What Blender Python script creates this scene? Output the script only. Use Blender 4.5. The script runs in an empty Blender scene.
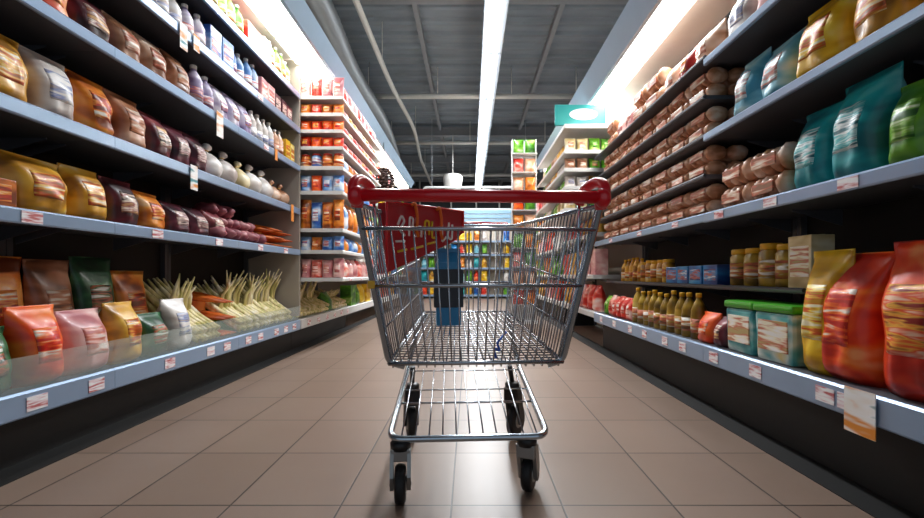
import bpy, bmesh, math, random
from mathutils import Vector, Matrix, noise
R = random.Random(7)
S = bpy.context.scene
C = S.collection
PI = math.pi

# ------------------------------------------------------------------ materials
def lin(c):
    if isinstance(c, str):
        c = tuple(int(c[i:i+2], 16)/255 for i in (0, 2, 4))
    return tuple((v/12.92 if v <= .04045 else ((v+.055)/1.055)**2.4) for v in c) + (1,)
def base(name):
    m = bpy.data.materials.new(name); m.use_nodes = True
    return m, m.node_tree.nodes, m.node_tree.links, m.node_tree.nodes['Principled BSDF']
def mat(name, col, rough=.5, metal=0, emit=0, alpha=1, trans=0, var=.06, vscale=8, coat=0, bump=0):
    m, n, l, b = base(name)
    b.inputs['Roughness'].default_value = rough; b.inputs['Metallic'].default_value = metal
    b.inputs['Coat Weight'].default_value = coat
    tc = n.new('ShaderNodeTexCoord'); nz = n.new('ShaderNodeTexNoise'); nz.inputs['Scale'].default_value = vscale
    l.new(tc.outputs['Object'], nz.inputs['Vector'])
    mx = n.new('ShaderNodeMix'); mx.data_type = 'RGBA'
    c = lin(col)
    mx.inputs['A'].default_value = tuple(max(0, v*(1-var)) for v in c[:3])+(1,)
    mx.inputs['B'].default_value = tuple(min(1, v*(1+var)) for v in c[:3])+(1,)
    l.new(nz.outputs['Fac'], mx.inputs['Factor']); l.new(mx.outputs['Result'], b.inputs['Base Color'])
    if bump:
        bp = n.new('ShaderNodeBump'); bp.inputs['Strength'].default_value = bump; bp.inputs['Distance'].default_value = .01
        l.new(nz.outputs['Fac'], bp.inputs['Height']); l.new(bp.outputs['Normal'], b.inputs['Normal'])
    if emit:
        b.inputs['Emission Color'].default_value = lin(col); b.inputs['Emission Strength'].default_value = emit
    if alpha < 1: b.inputs['Alpha'].default_value = alpha
    if trans: b.inputs['Transmission Weight'].default_value = trans
    return m
def printmat(name, cols, scale=(5, 5, 9), rough=.36, coat=.1):
    """printed film: soft patches of several ink colours, different on every copy"""
    m, n, l, b = base(name)
    b.inputs['Roughness'].default_value = rough; b.inputs['Coat Weight'].default_value = coat
    tc = n.new('ShaderNodeTexCoord'); mp = n.new('ShaderNodeMapping'); mp.inputs['Scale'].default_value = scale
    oi = n.new('ShaderNodeObjectInfo'); mu = n.new('ShaderNodeMath'); mu.operation = 'MULTIPLY'; mu.inputs[1].default_value = 30
    nz = n.new('ShaderNodeTexNoise'); nz.noise_dimensions = '4D'; nz.inputs['Scale'].default_value = 1.0
    nz.inputs['Detail'].default_value = 2.2; nz.inputs['Distortion'].default_value = .4
    l.new(oi.outputs['Random'], mu.inputs[0]); l.new(mu.outputs[0], nz.inputs['W'])
    l.new(tc.outputs['Object'], mp.inputs['Vector']); l.new(mp.outputs['Vector'], nz.inputs['Vector'])
    cr = n.new('ShaderNodeValToRGB'); e = cr.color_ramp.elements
    k = len(cols)
    pos = [.38 + .34*i/(k-1) for i in range(k)]
    e[0].position = pos[0]; e[0].color = lin(cols[0]); e[1].position = pos[-1]; e[1].color = lin(cols[-1])
    for i in range(1, k-1):
        q = e.new(pos[i]); q.color = lin(cols[i])
    l.new(nz.outputs['Fac'], cr.inputs['Fac']); l.new(cr.outputs['Color'], b.inputs['Base Color'])
    return m
PAL = {
 'orange': ['7a3208', 'd9731a', 'f2a23c', 'f0d9b8'],
 'golden': ['8a5a10', 'd99a22', 'f0c050', 'f4ead0'],
 'yellow': ['c08a08', 'eab818', 'f8d848', 'fff0b0'],
 'red': ['8e1206', 'c8200c', 'e84818', 'f6a060'],
 'orange-red': ['b81808', 'e8400e', 'f87820', 'ffb070'],
 'dark red': ['2c0a10', '5a1620', '86303a', 'b06a60'],
 'maroon': ['240a14', '4c1426', '74303c', 'a86a70'],
 'pink': ['b86a70', 'dc9a98', 'eec4bc', 'f8e6e0'],
 'peach': ['b87850', 'dca684', 'f0cdb4', 'f8e8dc'],
 'brown': ['6a3a20', 'a06440', 'c89070', 'e8c8b0'],
 'light brown': ['8a5a3c', 'c09070', 'dcb89c', 'f2e2d2'],
 'white': ['b8a8a0', 'dcd4cc', 'f2eeea', 'fbfafa'],
 'lavender-and-white': ['7a6a9a', 'b8aac8', 'e6dee8', 'f8f4f6'],
 'blue-and-white': ['1c4ea0', '5a90cc', 'c8daec', 'f4f6fa'],
 'blue': ['0a3a80', '1468b4', '2898d8', '8cc8e8'],
 'light blue': ['4a9ab4', '86c4d4', 'bce0e6', 'eef6f4'],
 'teal': ['046470', '0c9098', '22b4b8', '8cd8d8'],
 'green': ['245a10', '4a8c1c', '7cb830', 'd0e090'],
 'dark green': ['0c2e18', '1c5030', '3c7848', '9cb890'],
 'lime-and-white': ['2c6a0c', '569c1c', '8cc440', 'f0f6e0'],
 'cream': ['b8a068', 'dcca98', 'f0e6c8', 'fbf6e8'],
 'olive gold': ['5a4408', '8c6c14', 'b8962c', 'd8c070'],
 'red-and-white': ['c01c14', 'e03c28', 'f4b8a8', 'fbf2ee'],
 'teal-and-white': ['0c7884', '58b0b0', 'dce8dc', 'f0d890'],
}
_pm = {}
def PM(p):
    if p not in _pm: _pm[p] = printmat('print_'+p.replace(' ', '_').replace('-','_'), PAL[p])
    return _pm[p]
M = {}
M['chrome'] = mat('zinc_wire', 'b4b8be', .26, 1, var=.1, vscale=30)
M['chromeblue'] = mat('zinc_tube', 'b6c2cc', .2, 1, var=.1, vscale=20)
M['redplastic'] = mat('red_plastic', 'e00a1c', .3, 0, coat=.5, var=.05)
M['rubber'] = mat('black_rubber', '0c0c0e', .55)
M['blackplastic'] = mat('black_plastic', '141416', .4)
M['greymetal'] = mat('cast_metal', '9a9a98', .4, .8)
M['shelf'] = mat('shelf_steel', '5a5c62', .45, .2)
M['shelfdark'] = mat('dark_shelf_steel', '24221f', .6)
M['shelfwhite'] = mat('white_shelf_steel', 'd4d4d2', .4)
M['rail'] = mat('price_rail', '93abc8', .28, .35, var=.12, vscale=3)
M['back'] = mat('back_panel', '1c1714', .7)
M['backlight'] = mat('pale_back_panel', 'b0a69a', .6)
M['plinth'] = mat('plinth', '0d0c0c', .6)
M['tag'] = printmat('tag_print', ['c86a6a', 'f0dce0', 'fafafa', 'fafafa'], (14, 14, 90), .5, 0)
M['talker'] = printmat('talker_print', ['e89030', 'f6f0e8', 'fafafa', '3a8c94'], (5, 5, 24), .5, 0)
M['orangecard'] = mat('orange_card', 'e08a3a', .6)
M['fascia'] = mat('canopy_fascia', '8ba4ba', .35, .1)
M['canopyin'] = mat('canopy_inside', 'e4e0d8', .5)
M['lamp'] = mat('tube_light', 'fff8ee', .5, emit=2.6, var=0)
M['lampc'] = mat('ceiling_tube_light', 'f2f8ff', .5, emit=7, var=0)
M['lamph'] = mat('lamp_housing', 'b4bcc4', .4)
M['white'] = mat('white_paint', 'dfe1e2', .45)
M['whitelabel'] = mat('white_label', 'efe9e2', .4)
M['creamlabel'] = mat('cream_label', 'e6d6a8', .45)
M['duct'] = mat('duct_metal', '8a8e90', .4, .6, bump=.3)
M['pipe'] = mat('pipe_paint', 'd8d8d2', .5)
M['beam'] = mat('beam_paint', 'a9aeb0', .5)
M['truss'] = mat('truss_paint', '8a8e92', .6)
M['cap'] = mat('white_cap', 'e8e6e0', .4)
M['capy'] = mat('yellow_cap', 'e0a818', .4)
M['capr'] = mat('red_cap', 'b42014', .4)
M['capg'] = mat('green_lid', '3c9a1c', .35)
M['glass'] = mat('acrylic', 'dfeee8', .05, alpha=.22)
M['film'] = mat('clear_film', 'f4f4f4', .08, alpha=.2, coat=.6)
M['teal'] = mat('teal_board', '2a9c98', .45)
M['wall'] = mat('wall_paint', '8c9092', .8)
M['darkwall'] = mat('dark_wall_paint', '3c4042', .8)
M['tie'] = mat('tie', 'c8a040', .5)
M['carrot'] = printmat('carrot_skin', ['b04808', 'd8661a', 'e88a38'], (6, 6, 30), .5, 0)
M['potato'] = printmat('root_skin', ['5c1c28', '8e4450', 'b8787a', 'd8aaa4'], (8, 8, 14), .55, 0)
M['leek'] = printmat('leek_skin', ['b8b068', 'e4d494', 'f4e8c4', 'faf2e0'], (20, 20, 4), .5, 0)
M['bread'] = printmat('bread_crust', ['b87c54', 'd8a27e', 'ecc4a6', 'f6e0d0'], (12, 12, 18), .5, .2)
M['basketweave'] = mat('wicker', '9a7450', .7, bump=.6, vscale=60)

# ------------------------------------------------------------------ mesh helpers
def box(bm, x0, x1, y0, y1, z0, z1, bev=0):
    t = bmesh.new()
    v = [t.verts.new(p) for p in ((x0,y0,z0),(x1,y0,z0),(x1,y1,z0),(x0,y1,z0),(x0,y0,z1),(x1,y0,z1),(x1,y1,z1),(x0,y1,z1))]
    for f in ((0,3,2,1),(4,5,6,7),(0,1,5,4),(1,2,6,5),(2,3,7,6),(3,0,4,7)): t.faces.new([v[i] for i in f])
    if bev: bmesh.ops.bevel(t, geom=t.edges[:], offset=bev, segments=2, affect='EDGES', profile=.6)
    merge(bm, t)
def merge(bm, t, mtx=None):
    if mtx is not None: bmesh.ops.transform(t, matrix=mtx, verts=t.verts[:])
    mp = {v: bm.verts.new(v.co) for v in t.verts}
    for f in t.faces:
        try:
            g = bm.faces.new([mp[v] for v in f.verts]); g.smooth = f.smooth
        except ValueError: pass
    t.free()
def tube(bm, pts, r, seg=8, caps=True, closed=False):
    pts = [Vector(p) for p in pts]; n = len(pts)
    rr = r if isinstance(r, (list, tuple)) else [r]*n
    def tang(i):
        if closed: return (pts[(i+1) % n]-pts[i-1]).normalized()
        if i == 0: return (pts[1]-pts[0]).normalized()
        if i == n-1: return (pts[-1]-pts[-2]).normalized()
        return ((pts[i+1]-pts[i]).normalized()+(pts[i]-pts[i-1]).normalized()).normalized()
    t0 = tang(0); up = Vector((0,0,1)) if abs(t0.z) < .9 else Vector((1,0,0))
    a = t0.cross(up).normalized(); rings = []
    for i in range(n):
        t = tang(i); a = (a-t*a.dot(t)).normalized(); b = t.cross(a)
        rings.append([bm.verts.new(pts[i]+(a*math.cos(2*PI*k/seg)+b*math.sin(2*PI*k/seg))*rr[i]) for k in range(seg)])
    m = n if closed else n-1
    for i in range(m):
        A = rings[i]; B = rings[(i+1) % n]
        for k in range(seg):
            f = bm.faces.new((A[k], A[(k+1) % seg], B[(k+1) % seg], B[k])); f.smooth = True
    if caps and not closed:
        bm.faces.new(rings[0][::-1]); bm.faces.new(rings[-1])
def fillet(pts, rad, k=5):
    pts = [Vector(p) for p in pts]; out = [pts[0]]
    for i in range(1, len(pts)-1):
        a, b, c = pts[i-1], pts[i], pts[i+1]
        d = min(rad, (a-b).length*.45, (c-b).length*.45)
        p = b+(a-b).normalized()*d; q = b+(c-b).normalized()*d
        for j in range(k+1):
            t = j/k; out.append(p*(1-t)**2+b*2*t*(1-t)+q*t*t)
    out.append(pts[-1]); return out
def lathe(bm, prof, seg=20, c=(0,0,0)):
    rings = []
    for r, z in prof:
        rings.append([bm.verts.new((c[0]+r*math.cos(2*PI*k/seg), c[1]+r*math.sin(2*PI*k/seg), c[2]+z)) for k in range(seg)])
    for i in range(len(rings)-1):
        for k in range(seg):
            f = bm.faces.new((rings[i][k], rings[i][(k+1) % seg], rings[i+1][(k+1) % seg], rings[i+1][k])); f.smooth = True
    bm.faces.new(rings[0][::-1]); bm.faces.new(rings[-1])
def ellipsoid(bm, c, r, seg=12, rings=8, wob=0, seed=0, rot=None):
    t = bmesh.new(); bmesh.ops.create_uvsphere(t, u_segments=seg, v_segments=rings, radius=1)
    for v in t.verts:
        k = 1+wob*noise.noise(v.co*1.6+Vector((seed, seed*.7, 0)))
        v.co = Vector((v.co.x*r[0]*k, v.co.y*r[1]*k, v.co.z*r[2]*k))
    for f in t.faces: f.smooth = True
    mt = Matrix.Translation(c)
    if rot: mt = mt @ rot
    merge(bm, t, mt)
def prism_x(bm, prof, x0, x1):           # prof in (y,z)
    a = [bm.verts.new((x0, y, z)) for y, z in prof]; b = [bm.verts.new((x1, y, z)) for y, z in prof]
    n = len(prof)
    for i in range(n): bm.faces.new((a[i], a[(i+1) % n], b[(i+1) % n], b[i]))
    bm.faces.new(a[::-1]); bm.faces.new(b)
def prism_y(bm, prof, y0, y1):           # prof in (x,z)
    a = [bm.verts.new((x, y0, z)) for x, z in prof]; b = [bm.verts.new((x, y1, z)) for x, z in prof]
    n = len(prof)
    for i in range(n): bm.faces.new((a[i], a[(i+1) % n], b[(i+1) % n], b[i]))
    bm.faces.new(a[::-1]); bm.faces.new(b)
ORG = {}
def obj(name, bm, m, parent=None, label=None):
    bmesh.ops.recalc_face_normals(bm, faces=bm.faces[:])
    if parent is not None and parent.name in ORG:
        o_ = ORG[parent.name]; bmesh.ops.translate(bm, vec=-Vector(o_), verts=bm.verts[:])
    me = bpy.data.meshes.new(name); bm.to_mesh(me); bm.free()
    me.materials.append(m)
    o = bpy.data.objects.new(name, me); C.objects.link(o)
    if parent is not None:
        o.parent = parent
        if parent.name in ORG: ORG[o.name] = ORG[parent.name]
    if label: o['label'] = label
    return o
def thing(name, label, cat, loc=(0,0,0), rz=0, group=None, world=True):
    o = bpy.data.objects.new(name, None); C.objects.link(o); o.empty_display_size = .1
    o.location = loc; o.rotation_euler = (0,0,rz); o['label'] = label; o['category'] = cat
    if group: o['group'] = group
    if world: ORG[o.name] = loc
    return o
def tag(o, label, cat, group=None):
    o['label'] = label; o['category'] = cat
    if group: o['group'] = group
    return o
def struct(name, bm, m):
    o = obj(name, bm, m); o['kind'] = 'structure'; return o
def recenter(o):     # put the origin of a one-mesh thing at its base centre
    me = o.data; xs = [v.co for v in me.vertices]
    c = Vector(((min(v.x for v in xs)+max(v.x for v in xs))/2, (min(v.y for v in xs)+max(v.y for v in xs))/2, min(v.z for v in xs)))
    me.transform(Matrix.Translation(-c)); o.location = c; return o

# ------------------------------------------------------------------ camera (level, principal point shifted like the photo)
cd = bpy.data.cameras.new('camera'); cam = bpy.data.objects.new('camera', cd); C.objects.link(cam); S.camera = cam
cam.location = (0,0,.75); cam.rotation_euler = (PI/2,0,0)
cd.sensor_width = 36; cd.lens = 450/924*36; cd.shift_x = -8/924; cd.shift_y = 16/924
cd.clip_start = .05; cd.clip_end = 100

# ------------------------------------------------------------------ setting
def floor_mat():
    m, n, l, b = base('floor_tiles')
    tc = n.new('ShaderNodeTexCoord'); mp = n.new('ShaderNodeMapping')
    mp.inputs['Location'].default_value = (.42, -1.465+.43*20, 0)
    l.new(tc.outputs['Object'], mp.inputs['Vector'])
    br = n.new('ShaderNodeTexBrick'); br.offset = 0; br.squash = 1
    br.inputs['Scale'].default_value = 1; br.inputs['Brick Width'].default_value = .36; br.inputs['Row Height'].default_value = .43
    br.inputs['Mortar Size'].default_value = .0035; br.inputs['Mortar Smooth'].default_value = .3
    br.inputs['Color1'].default_value = lin('857164'); br.inputs['Color2'].default_value = lin('7d695c')
    br.inputs['Mortar'].default_value = lin('2c241f')
    l.new(mp.outputs['Vector'], br.inputs['Vector'])
    nz = n.new('ShaderNodeTexNoise'); nz.inputs['Scale'].default_value = 2.5; nz.inputs['Detail'].default_value = 5
    l.new(tc.outputs['Object'], nz.inputs['Vector'])
    mx = n.new('ShaderNodeMix'); mx.data_type = 'RGBA'; mx.blend_type = 'SOFT_LIGHT'; mx.inputs['Factor'].default_value = .15
    l.new(br.outputs['Color'], mx.inputs['A']); l.new(nz.outputs['Fac'], mx.inputs['B'])
    l.new(mx.outputs['Result'], b.inputs['Base Color'])
    b.inputs['Roughness'].default_value = .36
    bp = n.new('ShaderNodeBump'); bp.inputs['Strength'].default_value = .25; bp.inputs['Distance'].default_value = .002; bp.invert = True
    l.new(br.outputs['Fac'], bp.inputs['Height']); l.new(bp.outputs['Normal'], b.inputs['Normal'])
    return m
bm = bmesh.new(); box(bm, -5, 5, -4, 22, -.1, 0); struct('floor', bm, floor_mat())
def ceil_mat():
    m, n, l, b = base('corrugated_ceiling')
    tc = n.new('ShaderNodeTexCoord'); w = n.new('ShaderNodeTexWave'); w.bands_direction = 'Y'; w.inputs['Scale'].default_value = 1.1
    l.new(tc.outputs['Object'], w.inputs['Vector'])
    nz = n.new('ShaderNodeTexNoise'); nz.inputs['Scale'].default_value = 1.2; l.new(tc.outputs['Object'], nz.inputs['Vector'])
    cr = n.new('ShaderNodeValToRGB'); cr.color_ramp.elements[0].color = lin('6c767e'); cr.color_ramp.elements[1].color = lin('96a2aa')
    l.new(nz.outputs['Fac'], cr.inputs['Fac']); l.new(cr.outputs['Color'], b.inputs['Base Color'])
    bp = n.new('ShaderNodeBump'); bp.inputs['Strength'].default_value = .8; bp.inputs['Distance'].default_value = .04
    l.new(w.outputs['Fac'], bp.inputs['Height']); l.new(bp.outputs['Normal'], b.inputs['Normal'])
    b.inputs['Roughness'].default_value = .6; return m
bm = bmesh.new(); box(bm, -5, 5, -4, 22, 5.3, 5.4)
for i in range(58):                                   # ribs of the trapezoid sheet
    y = -3.5+i*.44; prism_x(bm, [(y, 5.31), (y+.05, 5.25), (y+.15, 5.25), (y+.2, 5.31)], -5, 5)
struct('ceiling', bm, ceil_mat())
bm = bmesh.new(); box(bm, -5.1, -5, -4, 22, 0, 5.3); struct('wall_left', bm, M['wall'])
bm = bmesh.new(); box(bm, 5, 5.1, -4, 22, 0, 5.3); struct('wall_right', bm, M['wall'])
bm = bmesh.new(); box(bm, -5, 5, 22, 22.1, 0, 5.3); struct('wall_back', bm, M['darkwall'])
k = 1
for y, z0, z1, m_ in ((4.2, 5.0, 5.25, 'truss'), (7.0, 5.0, 5.25, 'truss'), (13.6, 4.95, 5.2, 'truss'), (16.8, 4.95, 5.2, 'truss'), (19.5, 4.9, 5.2, 'truss')):
    bm = bmesh.new()                                    # I-beam across the ceiling
    for a, b_ in ((z0, z0+.02), (z1-.02, z1)): box(bm, -5, 5, y-.07, y+.07, a, b_)
    box(bm, -5, 5, y-.008, y+.008, z0, z1)
    struct('trim_%d' % k, bm, M[m_]); k += 1
for x in (-2.7, -.9, 1.5, 3.2):                        # lengthwise purlins
    bm = bmesh.new(); box(bm, x-.04, x+.04, -4, 22, 5.12, 5.25); struct('trim_%d' % k, bm, M['truss']); k += 1

def ceiling_things():
    bm = bmesh.new(); tube(bm, [(-2.35,9.75,4.62),(2.4,9.75,4.62)], .055, 12)
    for x in (-2.2, -.7, .9, 2.3): tube(bm, [(x,9.75,4.62),(x,9.75,5.25)], .01, 6)
    tag(recenter(obj('ceiling_pipe', bm, M['pipe'])), 'pale horizontal pipe crossing under the dark ceiling, nearest crossing one', 'pipe', None)
    for y, z, r, L in ((13.2, 4.62, .045, 'thin pale pipe crossing the ceiling behind the nearest crossing pipe'), (17.6, 4.66, .06, 'farthest pale pipe crossing low over the back of the store')):
        bm = bmesh.new(); tube(bm, [(-2.6,y,z),(2.6,y,z)], r, 10)
        for x in (-2.3, 0, 2.2): tube(bm, [(x,y,z),(x,y,5.25)], .012, 6)
        tag(recenter(obj('ceiling_pipe', bm, M['pipe'])), L, 'pipe')
    bm = bmesh.new(); tube(bm, fillet([(-1.56,-2,4.5),(-1.56,9.0,4.5),(-1.42,11.5,4.5),(-1.6,14.5,4.5),(-1.6,20,4.5)], .8), .045, 12)
    for y in (2, 5, 8, 12, 16): 
        x = -1.56 if y < 9 else (-1.45 if y < 13 else -1.6)
        tube(bm, [(x,y,4.5),(x,y,5.25)], .008, 6)
    tag(recenter(obj('conduit_pipe', bm, M['pipe'])), 'long pale pipe running lengthwise under the ceiling left of the strip light', 'pipe')
    bm = bmesh.new()
    pts = [(-2.14,-2,4.35),(-2.02,6,4.35),(-2.18,8,4.35),(-2.1,10.5,4.35),(-2.5,16,4.35)]
    P = fillet(pts, 1.2, 4); Q = []
    for a, b_ in zip(P, P[1:]):
        nn = max(1, int((b_-a).length/.09))
        Q += [a+(b_-a)*(j/nn) for j in range(nn)]
    tube(bm, Q, [.2+.012*(j % 2) for j in range(len(Q))], 20)
    for y, x in ((3,-2.08),(6,-2.04),(9.5,-2.12)): tube(bm, [(x,y,4.5),(x,y,5.25)], .008, 6)
    tag(recenter(obj('ventilation_duct', bm, M['duct'])), 'grey ribbed ventilation duct snaking along the ceiling above the left canopy', 'duct')
    # linear strip lights
    ys = [1.64+i*2.02 for i in range(9)]
    for i, y in enumerate(ys):
        lab = 'strip light segment in the central ceiling row, ' + ORD[i+1]+' from the camera end'
        if i == 8: lab = 'farthest strip light segment at the end of the central ceiling row'
        t = thing('strip_light', lab, 'ceiling light', (.37, y+1, 4.5), 0, 'central row of ceiling strip lights')
        bm = bmesh.new(); box(bm, .37-.17, .37+.17, y, y+2.0, 4.53, 4.6, .008); obj('housing', bm, M['lamph'], t)
        for xx in (.27, .43):
            bm = bmesh.new(); tube(bm, [(xx,y+.03,4.51),(xx,y+1.97,4.51)], .03, 10); obj('tube_lamp', bm, M['lampc'], t)
        bm = bmesh.new()
        for q in (.3, 1.7): tube(bm, [(.37,y+q,4.6),(.37,y+q,5.3)], .006, 6)
        obj('suspension_wire', bm, M['lamph'], t)
ORD = ['zeroth','first','second','third','fourth','fifth','sixth','seventh','eighth','ninth','tenth','eleventh','twelfth','thirteenth','fourteenth','fifteenth','sixteenth','seventeenth','eighteenth','nineteenth','twentieth']
ceiling_things()

# ------------------------------------------------------------------ shelving
def bay(label, side, y0, y1, xf, xb, levels, top, shelf_m='shelf', back_m='back', rail_m='rail', guard=None, basez=True, tags=(), talkers=(), group='shelving bays', name='shelving_bay', camface=False):
    """one bay of gondola shelving. side -1 left / +1 right; levels: (z_top, lip_low, ya, yb)"""
    s = side
    t = thing(name, label, 'shelving', (s*xb, (y0+y1)/2, 0), 0, group)
    def bx(bm, xa, xc, ya, yb, za, zb, bev=0):
        x0_, x1_ = sorted((s*xa, s*xc)); box(bm, x0_, x1_, ya, yb, za, zb, bev)
    bm = bmesh.new(); bx(bm, xb, xb+.02, y0+.002, y1-.002, .02, top); obj('back_panel', bm, M[back_m], t)
    for yy in (y0+.002, y1-.032):
        bm = bmesh.new(); bx(bm, xb-.035, xb-.001, yy, yy+.03, .02, top)
        obj('upright', bm, M['shelf'], t)
    if basez:
        bm = bmesh.new(); bx(bm, xf+.09, xb, y0, y1, 0, levels[0][0]-.035); obj('plinth', bm, M['plinth'], t)
    for i, lv in enumerate(levels):
        z, zl = lv[0], lv[1]; ya, yb = (lv[2], lv[3]) if len(lv) > 2 else (y0, y1)
        xfi = lv[4] if len(lv) > 4 else xf
        bm = bmesh.new(); bx(bm, xfi+.012, xb-.036, ya+.001, yb-.001, z-.022, z)
        for q in range(int((yb-ya)/.6)+1):              # brackets
            yy = min(max(ya+.04+q*.6, ya+.04), yb-.06)
            x0_, x1_ = sorted((s*(xb-.036), s*(xb-.3)))
            prism_y(bm, [(s*(xb-.036), z-.022), (s*(xb-.036), z-.1), (s*(xb-.28), z-.03), (s*(xb-.28), z-.022)], yy, yy+.006)
        sh = obj('shelf', bm, M[shelf_m], t)
        bm = bmesh.new(); h = z-zl                       # angled price rail with a top and bottom bead
        pr = [(xfi+.012, z+.004), (xfi+.004, z+.004), (xfi-.004, z-.004), (xfi-.004+.0, zl+.006), (xfi, zl), (xfi+.012, zl), (xfi+.012, zl+.006), (xfi+.002, zl+.01), (xfi+.002, z-.008), (xfi+.012, z-.004)]
        prism_y(bm, [(s*a, b) for a, b in pr], ya+.001, yb-.001)
        if camface: box(bm, *sorted((s*xfi, s*(xb-.04))), ya-.008, ya+.001, zl, z+.003)
        obj('price_rail', bm, M[rail_m if h > .03 else shelf_m], sh)
        for q in tags:
            if q[0] == i:
                for yy in q[1]:
                    hh = min(.055, h-.01)
                    bm = bmesh.new(); bx(bm, xfi-.007, xfi-.0045, yy, yy+.085, (z+zl)/2-hh/2, (z+zl)/2+hh/2); obj('price_tag', bm, M['tag'], sh)
        for q in talkers:
            if q[0] == i:
                yy = q[1]; w, hh = q[2], q[3]
                bm = bmesh.new(); bx(bm, xfi-.012, xfi-.0095, yy, yy+w, z-hh+.01, z+.01); bx(bm, xfi-.0095, xfi-.004, yy+w*.3, yy+w*.7, z-.03, z-.01)
                obj('shelf_talker', bm, M[q[4] if len(q) > 4 else 'talker'], sh, 'hanging promotional card')
    if guard:
        g0, g1 = guard
        bm = bmesh.new(); prism_y(bm, [(s*(xf+.018), g0), (s*(xf+.022), g0), (s*(xf-.006), g1), (s*(xf-.010), g1)], y0+.003, y1-.003)
        obj('acrylic_guard', bm, M['glass'], t, 'clear acrylic front guard')
    return t

LZ = [(.30,.205),(1.0,.945),(1.41,1.352),(1.84,1.785),(2.22,2.16),(2.56,2.505)]
ltags = [(0, [1.75, 1.95]), (0, []), (1, [1.7]), (2, [])]
bay('near left shelving bay with blue price rails, at the left picture edge', -1, .95, 2.15, 1.7, 2.25, LZ, 2.9, guard=(.30,.44),
    tags=[(0,[1.72,2.0]),(1,[1.7])], group='left shelving bays')
bay('middle left shelving bay with hanging promotional cards on its rails', -1, 2.15, 3.3, 1.7, 2.25, LZ, 2.9, guard=(.30,.44),
    tags=[(0,[2.5,2.9,3.1]),(1,[2.4,3.0]),(2,[])], talkers=[(2,2.72,.07,.15),(3,3.0,.08,.17),(4,2.62,.07,.15),(4,2.75,.06,.1)], group='left shelving bays')
t3 = bay('left shelving bay ending beside the orange and red packet display', -1, 3.3, 4.5, 1.7, 2.25, LZ, 2.9, guard=(.30,.44),
    tags=[(0,[3.4,3.6,3.9,4.1,4.3]),(1,[3.6,4.1]),(3,[3.7]),(4,[3.6])], talkers=[(2,4.25,.06,.16,'orangecard'),(3,3.9,.05,.1,'orangecard')], group='left shelving bays')
bm = bmesh.new(); box(bm, -2.22, -1.705, 4.501, 4.52, .34, 2.9); obj('end_panel', bm, M['backlight'], t3, 'pale upright end panel')
LD = [(.72,.685),(1.0,.965),(1.22,1.185),(1.6,1.565),(1.85,1.815),(2.05,2.02),(2.22,2.19),(2.39,2.36),(2.56,2.53)]
LDL = [(.30,.205,4.53,6.5,1.7)] + [(z,zl,4.56,6.5,1.29) for z, zl in LD]
t4 = bay('white promotional shelving bay on the left with orange and red packets, jutting into the aisle', -1, 4.53, 6.5, 1.29, 2.25, LDL, 2.85,
    shelf_m='shelfwhite', back_m='backlight', rail_m='shelfwhite', guard=None, basez=False, tags=[(0,[4.7,5.0,5.3,5.6,5.9,6.2]),(1,[4.8,5.3,5.8])], camface=True, group='left shelving bays')
bm = bmesh.new(); box(bm, -2.2, -1.8, 4.53, 6.5, 0, .26); obj('plinth', bm, M['plinth'], t4)
LF = [(.30,.205,6.5,11,1.7),(.75,.71),(1.15,1.11),(1.55,1.51),(1.95,1.91),(2.35,2.31)]
bay('farthest left shelving bay, beyond the packet display', -1, 6.52, 11, 1.55, 2.25, LF, 2.85, shelf_m='shelfwhite', back_m='backlight', rail_m='shelfwhite', group='left shelving bays', camface=False, basez=False)

RZ = [(.36,.265),(.69,.675,1.92,2.5,1.42),(1.09,1.04),(1.53,1.49),(1.95,1.91)]
bay('near right shelving bay holding teal, green and red bags, at the right picture edge', 1, .95, 2.5, 1.3, 1.85, RZ, 2.6,
    tags=[(0,[1.5,1.6,2.0,2.35]),(2,[1.5,1.9,2.3])], talkers=[(0,1.43,.12,.15)], group='right shelving bays')
RB = [(.36,.265),(.69,.675,2.5,4.7,1.42),(1.09,1.045),(1.31,1.29),(1.53,1.51),(1.75,1.73),(1.97,1.95)]
bay('middle right shelving bay stacked with brown bread packs', 1, 2.5, 4.7, 1.3, 1.85, RB, 2.6,
    tags=[(0,[2.7,2.95,3.3,3.6,4.0,4.4]),(2,[2.8,3.4,4.1])], group='right shelving bays')
RC = [(.36,.3,4.72,6.6,1.3),(.75,.71,4.75,6.6,1.3),(1.2,1.16,4.75,6.6,1.3),(1.45,1.41),(1.68,1.645),(1.87,1.835),(2.06,2.025),(2.33,2.29)]
bay('white shelving bay on the right under the teal board', 1, 4.72, 6.6, .99, 1.85, RC, 2.6, shelf_m='shelfwhite', back_m='backlight', rail_m='shelfwhite', basez=False, camface=True, group='right shelving bays')
RD = [(.36,.3),(.75,.71),(1.15,1.11),(1.55,1.51),(1.95,1.91)]
bay('farthest right shelving bay near the back of the aisle', 1, 6.65, 11, 1.3, 1.85, RD, 2.5, shelf_m='shelfwhite', back_m='backlight', rail_m='shelfwhite', group='right shelving bays')

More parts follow.
